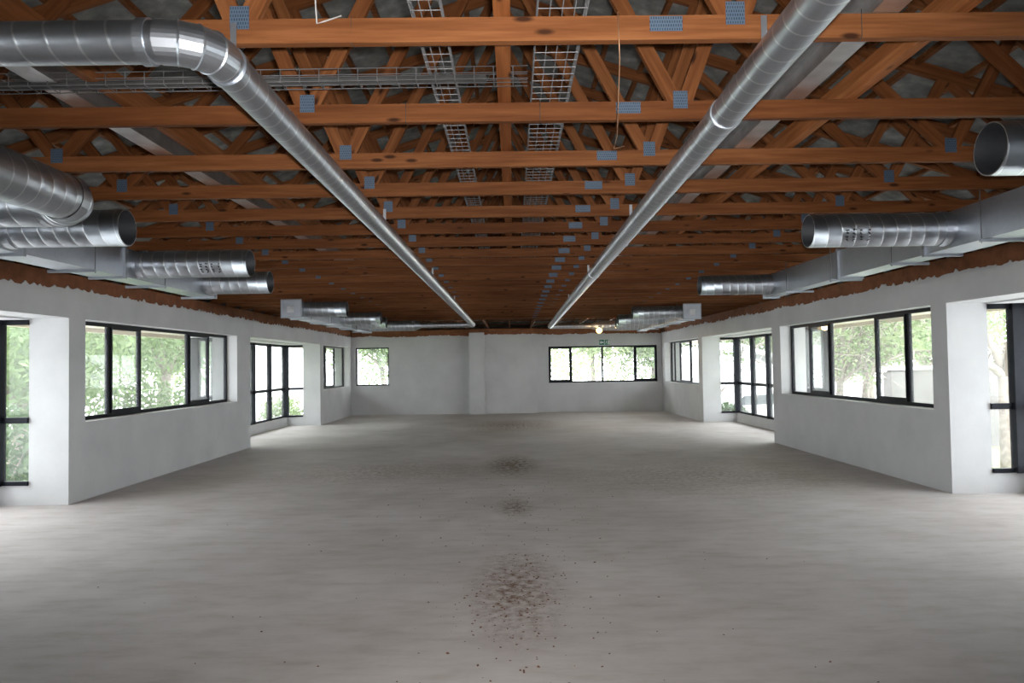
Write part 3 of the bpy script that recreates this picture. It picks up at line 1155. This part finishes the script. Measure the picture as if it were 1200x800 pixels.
main_duct('rectangular metal trunk duct over the five light window facing leafy trees', 'L', 1.9, 8.75, 3.55, 3.90, 2.46, 2.73, (5.3, 6.7))
main_duct('rectangular metal trunk duct over the five light window facing the bare tree', 'R', 2.2, 9.85, 3.40, 3.68, 2.45, 2.73, (6.0, 7.6))
main_duct('far rectangular trunk duct ending in a box, by the narrow corner window', 'L', 12.3, 18.4, 3.55, 3.86, 2.46, 2.73, (14.3, 16.2), True)
main_duct('far rectangular trunk duct ending in a box, on the exit sign side', 'R', 14.5, 19.85, 3.40, 3.72, 2.46, 2.73, (16.4, 18.0), True)

def scribble(parent, x, y, r, cols, seed, s):
    """Rows of black marker strokes written around the pipe; s = +1 when the pipe points to +X."""
    rnd = random.Random(seed)
    m = MB()
    for c in range(cols):
        cx = x + c * 0.055
        a = PI * 1.02
        for g in range(4):
            a0 = a + g * 0.2
            for st in range(3):
                t0 = a0 + rnd.uniform(0, 0.09)
                t1 = a0 + rnd.uniform(0.03, 0.14)
                u0, u1 = cx + rnd.uniform(-0.014, 0.014), cx + rnd.uniform(-0.014, 0.014)
                rr = r + 0.006
                q = []
                for (u, t) in ((u0, t0), (u1, t1)):
                    q.append(Vector((u, y + rr * math.cos(t), ZP + rr * -math.sin(t) * -1)))
                if (q[0] - q[1]).length > 0.008:
                    m.bar(q[0], q[1], 0.006, 0.004, up=(0, -1, 0))
    m.build('marker_writing', 'ink', parent)

def branch(label, side, y, x_in, x_out, mark=False, r=0.128, group='short open ended branch ducts'):
    s = -1 if side == 'L' else 1
    root = thing('branch_duct', label, 'duct', group=group)
    pipe(root, (s * x_in, y, ZP), (s * x_out, y, ZP), r, 0.105, n=40, inner=r - 0.006)
    ring(MB(), (s * (x_in - 0.07), y, ZP), (s, 0, 0), r, 0.05, n=40, t=0.008).build('collar', 'galv', root)
    if mark:
        scribble(root, (s * x_out + (-0.42 if side == 'L' else 0.25)), y, r, 4, 5, s)
    return root
branch('open ended round branch duct behind the elbowed branch, closest of the plain ones', 'L', 5.12, 3.56, 2.69)
branch('open ended round branch duct with black writing over the leafy-tree window', 'L', 6.95, 3.56, 2.48, True)
branch('open ended round branch duct past the one with black writing, leafy-tree side', 'L', 8.52, 3.56, 2.81)
branch('open ended round branch duct cut by the frame edge, high beside the strap', 'R', 3.50, 3.41, 2.31)
branch('open ended round branch duct with black writing over the bare-tree window', 'R', 5.68, 3.41, 2.31, True)
branch('open ended round branch duct at the end of the bare-tree side trunk', 'R', 9.62, 3.41, 2.47)
branch('far branch duct beside the box, by the narrow corner window', 'L', 12.62, 3.56, 2.84)
branch('far branch duct, second from the box by the narrow corner window', 'L', 15.2, 3.56, 2.72)
branch('far branch duct, third from the box by the narrow corner window', 'L', 16.9, 3.56, 2.9)
branch('far branch duct beside the box on the exit sign side', 'R', 14.75, 3.41, 2.42)
branch('far branch duct, second from the box on the exit sign side', 'R', 17.1, 3.41, 2.47)
branch('far branch duct, third from the box on the exit sign side', 'R', 18.4, 3.41, 2.6)
# the branch that turns back with an elbow
r = 0.132
eb = thing('elbow_branch_duct', 'fat round branch duct bending at an elbow, its dark mouth towards the camera', 'duct')
pipe(eb, (-3.56, 4.36, ZP), (-2.78, 4.36, ZP), r, 0.105, n=40)
elbow(MB(), (-2.78, 4.36 - 0.22), 0.22, r + 0.004, PI / 2, 0, ZP, 5, 40).build('elbow', 'galv', eb)
pipe(eb, (-2.56, 4.14, ZP), (-2.56, 3.42, ZP), r, 0.105, n=40, inner=r - 0.006)
ring(MB(), (-2.80, 4.36, ZP), (1, 0, 0), r, 0.04, 40).build('collar', 'galv', eb)
# hanger strap of the branch by the frame edge
st = MB()
st.bar((2.72, 3.45, ZP + 0.125), (2.70, 3.45, CH + 0.10), 0.03, 0.003, up=(0, 1, 0))
tag(st.build('hanger_strap', 'galv_dull'), 'thin metal strap tying the frame-edge branch duct to a truss', 'strap')

# ------------------------------------------------------------------ wires, added glow, sign
def wire(label, pts, r, m, name='hanging_wire'):
    return tag(MB().tube(pts, r, 6).build(name, m, None, True), label, 'wire')
wire('bent white cable end hanging in front of the closest truss', [(-0.70, 2.60, 3.25), (-0.695, 2.60, 3.0), (-0.685, 2.60, 2.835), (-0.66, 2.605, 2.845), (-0.60, 2.615, 2.87)], 0.003, 'cable')
wire('thin brown wire hanging with a hooked end below the second truss', [(0.40, 2.62, 2.87), (0.405, 2.63, 2.70), (0.475, 3.2, 2.60), (0.48, 3.35, 2.585), (0.53, 3.36, 2.60)], 0.002, 'copper')
for x, y, nm in ((-0.57, 2.64, 'closest'), (1.29, 2.64, 'closest'), (0.15, 3.52, 'second'), (-0.5, 3.52, 'second')):
    wire('thin tie wire looped around the %s truss %s' % (nm, 'near the bent white cable' if x == -0.57 else 'beside the stained steel channel' if x == 1.29 else 'under the wide cable tray' if x > 0 else 'near the narrow cable tray'),
         [(x, y - 0.003, CH + 0.095), (x, y - 0.003, CH - 0.004), (x + 0.01, y + 0.04, CH - 0.006)], 0.0015, 'rubber', 'tie_wire')

lp = thing('reflection_glow', 'added warm glow imitating a reflection on the end duct near the exit sign', 'glow', (2.30, 19.40, 2.47))  # made-up glowing ball, imitates the warm reflection on the reducer
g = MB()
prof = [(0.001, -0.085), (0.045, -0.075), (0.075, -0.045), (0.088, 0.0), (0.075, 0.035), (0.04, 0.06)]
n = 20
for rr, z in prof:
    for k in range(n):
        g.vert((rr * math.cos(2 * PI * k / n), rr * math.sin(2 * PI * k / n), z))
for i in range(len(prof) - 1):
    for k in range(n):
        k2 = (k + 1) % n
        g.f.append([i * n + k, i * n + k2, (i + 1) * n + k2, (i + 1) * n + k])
g.build('glow_ball', 'glow', lp, True)
MB().tube([(0, 0, 0.05), (0, 0, 0.09)], 0.045, 16).build('glow_cap', 'steel', lp, True)
ld = bpy.data.lights.new('added_warm_light', 'POINT')  # added warm source, gives the slim duct its warm stripe
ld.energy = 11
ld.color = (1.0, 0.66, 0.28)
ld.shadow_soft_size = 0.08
lo = bpy.data.objects.new('added_warm_light', ld)
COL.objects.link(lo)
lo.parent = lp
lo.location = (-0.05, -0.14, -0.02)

sg = thing('exit_sign', 'small green and white exit sign above the wide end window', 'sign', (3.055, YF - 0.012, 2.29))
MB().box(-0.178, 0.178, -0.004, 0.012, -0.092, 0.092).build('panel', 'white', sg)
MB().box(-0.172, -0.008, -0.008, -0.003, -0.086, 0.086).build('arrow_field', 'green', sg)
MB().box(0.008, 0.172, -0.008, -0.003, -0.086, 0.086).build('door_field', 'green', sg)
a = MB()
a.v = [(x, y, z) for y in (-0.012, -0.007) for x, z in ((-0.155, 0), (-0.105, 0.06), (-0.105, 0.022), (-0.03, 0.022), (-0.03, -0.022), (-0.105, -0.022), (-0.105, -0.06))]
a.f = [list(range(7)), [13 - i for i in range(7)]] + [[i, (i + 1) % 7, 7 + (i + 1) % 7, 7 + i] for i in range(7)]
a.build('arrow', 'white', sg)
fgm = MB()
fgm.box(0.118, 0.160, -0.012, -0.007, -0.07, 0.07)
fgm.build('door_symbol', 'white', sg)
fgm = MB()
fgm.tube([(0.075, -0.0095, 0.055), (0.0755, -0.0095, 0.056)], 0.012, 10)
fgm.bar((0.075, -0.0095, 0.045), (0.062, -0.0095, 0.0), 0.02, 0.005, up=(0, 1, 0))
fgm.bar((0.062, -0.0095, 0.002), (0.088, -0.0095, -0.03), 0.013, 0.005, up=(0, 1, 0))
fgm.bar((0.088, -0.0095, -0.028), (0.085, -0.0095, -0.065), 0.011, 0.005, up=(0, 1, 0))
fgm.bar((0.062, -0.0095, 0.002), (0.035, -0.0095, -0.045), 0.013, 0.005, up=(0, 1, 0))
fgm.bar((0.075, -0.0095, 0.04), (0.105, -0.0095, 0.015), 0.010, 0.005, up=(0, 1, 0))
fgm.bar((0.072, -0.0095, 0.04), (0.04, -0.0095, 0.02), 0.010, 0.005, up=(0, 1, 0))
fgm.build('running_figure', 'white', sg)

# crumbs on the floor
rnd = random.Random(21)
m = MB()
for i in range(520):
    if i < 260:
        x, y = rnd.gauss(0.0, 0.22), rnd.gauss(5.15, 0.62)
    elif i < 330:
        x, y = rnd.gauss(-0.05, 0.3), rnd.gauss(8.4, 0.8)
    else:
        x, y = rnd.gauss(0, 0.9), rnd.uniform(3.6, 11)
    q = rnd.uniform(0.004, 0.013)
    a = rnd.uniform(0, PI)
    ca, sa = math.cos(a) * q, math.sin(a) * q
    hh = q * rnd.uniform(0.3, 0.8)
    b = len(m.v)
    m.v += [(x + ca, y + sa, 0), (x - sa * 0.6, y + ca * 0.6, 0), (x - ca, y - sa, 0), (x + sa * 0.6, y - ca * 0.6, 0), (x + ca * 0.2, y, hh), (x - ca * 0.3, y + sa * 0.2, hh * 0.8)]
    m.f += [[b, b + 1, b + 4], [b + 1, b + 5, b + 4], [b + 1, b + 2, b + 5], [b + 2, b + 3, b + 5], [b + 3, b + 4, b + 5], [b + 3, b, b + 4]]
tag(m.build('brick_crumbs', 'debris'), 'scattered reddish brick crumbs on the middle of the concrete floor', 'debris', kind='stuff')

# ------------------------------------------------------------------ outside
GZ = -0.9
m = MB()
m.cells([-70, -6.5, 6.25, 70], [-30, YB - 0.5, 24.95, 120], [GZ - 0.1, GZ], lambda x, y, z: True)
struct(m.build('floor_outside', 'paving'), 'pale paved yard around the building', 'ground')
def lawn(label, x0, x1, y0, y1):
    m = MB()
    m.box(x0, x1, y0, y1, GZ - 0.05, GZ + 0.03)
    tag(m.build('lawn', 'lawn'), label, 'lawn', kind='stuff')
lawn('strip of grass outside the bare-tree window', 7.6, 14, 11, 20.4)
lawn('strip of grass outside the leafy-tree window', -22, -8.0, 14, 34)

def leaves(center, rad, n, size, rnd, v, f):
    for _ in range(n):
        while True:
            p = Vector((rnd.uniform(-1, 1), rnd.uniform(-1, 1), rnd.uniform(-1, 1)))
            if 0.15 < p.length < 1: break
        c = Vector(center) + Vector((p.x * rad[0], p.y * rad[1], p.z * rad[2]))
        a = Vector((rnd.gauss(0, 1), rnd.gauss(0, 1), rnd.gauss(0, 1))).normalized()
        t = a.cross(Vector((rnd.gauss(0, 1), rnd.gauss(0, 1), rnd.gauss(0, 1)))).normalized()
        s = size * rnd.uniform(0.6, 1.3)
        b = len(v)
        v += [tuple(c - a * s), tuple(c + t * s * 0.42), tuple(c + a * s), tuple(c - t * s * 0.42)]
        f.append([b, b + 1, b + 2, b + 3])

def tree(label, x, y, h, seed, leaf='leaf_mid', n=2600, size=0.11, trunk_r=0.16, crown=(2.6, 2.6, 2.0), lean=(0.2, 0.0), fork=0.35, twigs=0, ctr=0.62, kind='tree'):
    rnd = random.Random(seed)
    root = thing('garden_tree', label, kind, (x, y, GZ), 'trees outside the windows')
    m = MB()
    top = Vector((lean[0] * h, lean[1] * h, h * 0.8))
    base = [Vector((0, 0, -0.1)), Vector((lean[0] * h * 0.15, 0, h * 0.15)), Vector((lean[0] * h * 0.5, lean[1] * h * 0.3, h * fork))]
    m.tube(base, [trunk_r * 1.25, trunk_r, trunk_r * 0.8], 9)
    tips = []
    for k in range(5 + twigs // 8):
        a = 2 * PI * k / 5 + rnd.uniform(-0.4, 0.4)
        ln = h * rnd.uniform(0.28, 0.5)
        p = base[2]
        pts, rs = [p.copy()], [trunk_r * 0.62]
        d = Vector((math.cos(a) * 0.75, math.sin(a) * 0.75, rnd.uniform(0.45, 1.2))).normalized()
        for i in range(4):
            d = (d + Vector((rnd.uniform(-.3, .3), rnd.uniform(-.3, .3), rnd.uniform(-.12, .25)))).normalized()
            p = p + d * ln / 4
            pts.append(p.copy())
            rs.append(trunk_r * 0.62 * (1 - 0.22 * (i + 1)))
            tips.append((p.copy(), d.copy()))
        m.tube(pts, rs, 7)
    for k in range(twigs):
        p, d = rnd.choice(tips)
        pts, rs = [p], [0.022]
        for i in range(4):
            d = (d + Vector((rnd.uniform(-.7, .7), rnd.uniform(-.7, .7), rnd.uniform(-.6, .5)))).normalized()
            p = p + d * rnd.uniform(0.25, 0.5)
            pts.append(p)
            rs.append(0.022 - 0.004 * (i + 1))
        m.tube(pts, rs, 5)
        tips.append((pts[-1], d))
    m.build('trunk', 'bark', root, True)
    v, f = [], []
    blobs = [Vector((lean[0] * h, lean[1] * h, h * ctr))] + [t[0] for t in tips[3:20:4]]
    for i, c in enumerate(blobs):
        k = 1.0 if i == 0 else 0.55
        leaves(c, [q * k for q in crown], n // len(blobs), size, rnd, v, f)
    fm = MB()
    fm.v, fm.f = v, f
    o = fm.build('foliage', leaf, root, fix=False)
    o['kind'] = 'stuff'
    return root

def bush(label, x, y, r, h, seed, leaf='leaf_mid', n=1400):
    rnd = random.Random(seed)
    root = thing('garden_shrub', label, 'shrub', (x, y, GZ), 'shrubs outside the windows')
    m = MB()
    for k in range(7):
        a = 2 * PI * k / 7
        m.tube([(0.03 * math.cos(a), 0.03 * math.sin(a), -0.05), (r * .3 * math.cos(a), r * .3 * math.sin(a), h * .4), (r * .6 * math.cos(a), r * .6 * math.sin(a), h * .75)], [0.02, 0.014, 0.008], 5)
    m.build('stem', 'bark', root)
    v, f = [], []
    leaves((0, 0, h * 0.52), (r, r, h * 0.5), n, 0.09, rnd, v, f)
    fm = MB()
    fm.v, fm.f = v, f
    o = fm.build('foliage', leaf, root, fix=False)
    o['kind'] = 'stuff'

# leafy-tree side
tree('leafy tree with a pale trunk behind the five light window', -12.6, 26.5, 5.6, 1, 'leaf_mid', 9000, 0.10, 0.2, (3.2, 3.2, 2.4), (0.03, 0), 0.42)
tree('leafy tree with a leaning trunk at the camera end of the five light window', -12.4, 21.3, 5.2, 2, 'leaf_mid', 9000, 0.10, 0.16, (3.0, 3.0, 2.4), (-0.2, 0.05), 0.35)
tree('broad pale tree standing behind the pale trunked tree', -17.5, 36.5, 6.0, 3, 'leaf_pale', 9000, 0.14, 0.25, (4.6, 4.6, 3.2), (0.05, 0), 0.35)
tree('bushy tree filling the closest bay window return pane', -10.6, 15.6, 4.8, 4, 'leaf_mid', 8000, 0.09, 0.15, (2.5, 2.5, 2.4), (0.05, 0), 0.3)
tree('pale tree behind the tree with the leaning trunk', -18.6, 28.0, 5.8, 5, 'leaf_pale', 9000, 0.14, 0.2, (4.4, 4.4, 3.2), (0, 0), 0.3)
bush('low round shrub at the foot of the closest bay window', -9.3, 13.2, 1.2, 1.9, 6, 'leaf_dark', 2200)
bush('low shrub between the two leafy trees', -12.0, 23.9, 1.6, 2.2, 7, 'leaf_mid', 2600)
bush('low shrub beside the far bay window with the bright yard', -8.6, 27.4, 0.9, 1.45, 8, 'leaf_pale', 1500)
tree('curving tree seen through the square single pane window', -6.1, 36.0, 5.0, 9, 'leaf_mid', 8000, 0.12, 0.15, (2.5, 2.3, 1.6), (-0.14, 0), 0.5, 0, 0.62)
# beyond the end wall
tree('pale tree outside the middle of the wide end window', 5.0, 46.0, 6.0, 10, 'leaf_pale', 10000, 0.17, 0.16, (4.4, 3.6, 2.3), (0, 0), 0.5, 0, 0.58)
tree('green tree at the corner end of the wide end window', 8.9, 46.0, 5.4, 11, 'leaf_mid', 9000, 0.15, 0.16, (3.0, 2.8, 2.4), (-0.04, 0), 0.4, 0, 0.60)
tree('pale tree at the pillar end of the wide end window', 1.6, 55.0, 6.6, 12, 'leaf_pale', 10000, 0.19, 0.16, (4.8, 4.0, 2.6), (0, 0), 0.5, 0, 0.55)
# bare-tree side
tree('bare tangled tree outside the middle of its five light window', 10.6, 24.0, 5.2, 13, 'leaf_pale', 4200, 0.07, 0.14, (2.4, 2.4, 1.9), (0.03, 0), 0.34, 260)
tree('bare tangled tree leaning beside the cream boundary wall', 11.7, 24.6, 5.0, 14, 'leaf_mid', 4200, 0.07, 0.13, (2.6, 2.6, 1.9), (0.05, 0), 0.38, 260)
tree('grey forked tree outside the closest bay on the bare-tree side', 8.65, 12.9, 5.4, 15, 'leaf_pale', 2200, 0.08, 0.13, (2.0, 2.0, 1.2), (-0.01, 0), 0.40, 20, 0.85)
tree('tall green tree behind the white shed', 15.6, 46.0, 6.6, 16, 'leaf_mid', 8000, 0.15, 0.22, (5.0, 4.4, 2.8), (0, 0), 0.35)
tree('green tree behind the cream boundary wall', 18.2, 32.5, 6.0, 17, 'leaf_mid', 9000, 0.13, 0.22, (4.6, 4.6, 3.2), (0, 0), 0.35)
tree('green tree beyond the bare tangled trees', 19.2, 39.5, 5.8, 19, 'leaf_pale', 8000, 0.14, 0.2, (3.4, 3.4, 2.6), (0, 0), 0.35)
bush('spiky shrub outside the far bay window with the car', 7.1, 24.3, 0.7, 1.15, 18, 'leaf_dark', 1200)

# boundary wall
m = MB()
m.box(10.6, 16.5, 20.6, 20.85, GZ, 1.28)
bw = m.build('boundary_wall', 'cream')
struct(bw, 'cream boundary wall with white coping outside', 'wall')
MB().box(10.5, 16.6, 20.52, 20.93, 1.28, 1.38).build('coping', 'white', bw)
MB().box(10.55, 10.95, 20.5, 20.95, GZ, 1.22).build('gate_pier', 'cream', bw)
MB().box(13.0, 13.3, 20.5, 20.9, GZ, 1.27).build('wall_pier', 'cream', bw)
m = MB()
m.box(-40, -8, 58, 58.2, GZ, 1.3)
struct(m.build('wall_yard', 'white'), 'distant white yard wall beyond the leafy trees', 'wall')

# white shed with a gable roof
sh = thing('white_shed', 'low white shed with a pitched roof beyond the far bay window', 'shed', (11.2, 37.5, GZ))
MB().box(-2.6, 3.6, 0, 4.0, 0, 2.35).build('shed_wall', 'white', sh)
m = MB()
m.v = [(-2.9, -0.3, 2.3), (0.2, -0.3, 3.35), (3.9, -0.3, 2.1), (-2.9, 4.3, 2.3), (0.2, 4.3, 3.35), (3.9, 4.3, 2.1),
       (-2.9, -0.3, 2.4), (0.2, -0.3, 3.45), (3.9, -0.3, 2.2), (-2.9, 4.3, 2.4), (0.2, 4.3, 3.45), (3.9, 4.3, 2.2)]
m.f = [[0, 1, 4, 3], [1, 2, 5, 4], [6, 9, 10, 7], [7, 10, 11, 8], [0, 6, 7, 1], [1, 7, 8, 2], [3, 4, 10, 9], [4, 5, 11, 10], [0, 3, 9, 6], [2, 8, 11, 5]]
m.build('shed_roof', 'white', sh)

# parked car
def car(label, x, y, rz):
    root = thing('car', label, 'car', (x, y, GZ), rz=rz)
    prof = [(-2.1, 0.30), (-2.15, 0.62), (-2.0, 0.86), (-1.35, 0.94), (-0.75, 1.36), (0.75, 1.42), (1.55, 1.02), (2.0, 0.94), (2.12, 0.6), (2.08, 0.30)]
    m = MB()
    rows = ((-0.80, 0.96), (-0.74, 1.0), (0.74, 1.0), (0.80, 0.96))
    n = len(prof)
    for yy, k in rows:
        for px, pz in prof:
            t = 0.12 if pz > 1.1 and abs(yy) > 0.7 else 0
            m.vert((px * (k if abs(yy) == 0.80 else 1), yy - math.copysign(t, yy), pz))
    for i in range(3):
        for k in range(n):
            k2 = (k + 1) % n
            m.f.append([i * n + k, i * n + k2, (i + 1) * n + k2, (i + 1) * n + k])
    m.f.append(list(range(n)))
    m.f.append([3 * n + k for k in reversed(range(n))])
    m.build('body', 'car', root)
    for s in (-1, 1):
        w = MB()
        y0 = s * 0.805
        w.v = [(-1.15, y0, 0.95), (-0.7, y0 - s * 0.09, 1.28), (0.65, y0 - s * 0.09, 1.33), (1.3, y0, 1.0)]
        w.v += [(a, b - s * 0.2, c) for a, b, c in w.v]
        w.f = [[0, 1, 2, 3], [7, 6, 5, 4], [0, 4, 5, 1], [1, 5, 6, 2], [2, 6, 7, 3], [3, 7, 4, 0]]
        w.build('side_window', 'dark', root)
        for wx in (-1.35, 1.3):
            t = MB().tube([(wx, s * 0.62, 0.31), (wx, s * 0.83, 0.31)], 0.31, 20).build('wheel', 'rubber', root)
            MB().tube([(wx, s * 0.82, 0.31), (wx, s * 0.845, 0.31)], 0.18, 16).build('hub_cap', 'steel', t)
    for s in (-1, 1):
        MB().box(-2.16, -2.05, s * 0.45 - 0.15, s * 0.45 + 0.15, 0.66, 0.78).build('headlamp', 'white', root)
    return root
car('white car parked outside the far bay window', 8.55, 26.5, 0.25)
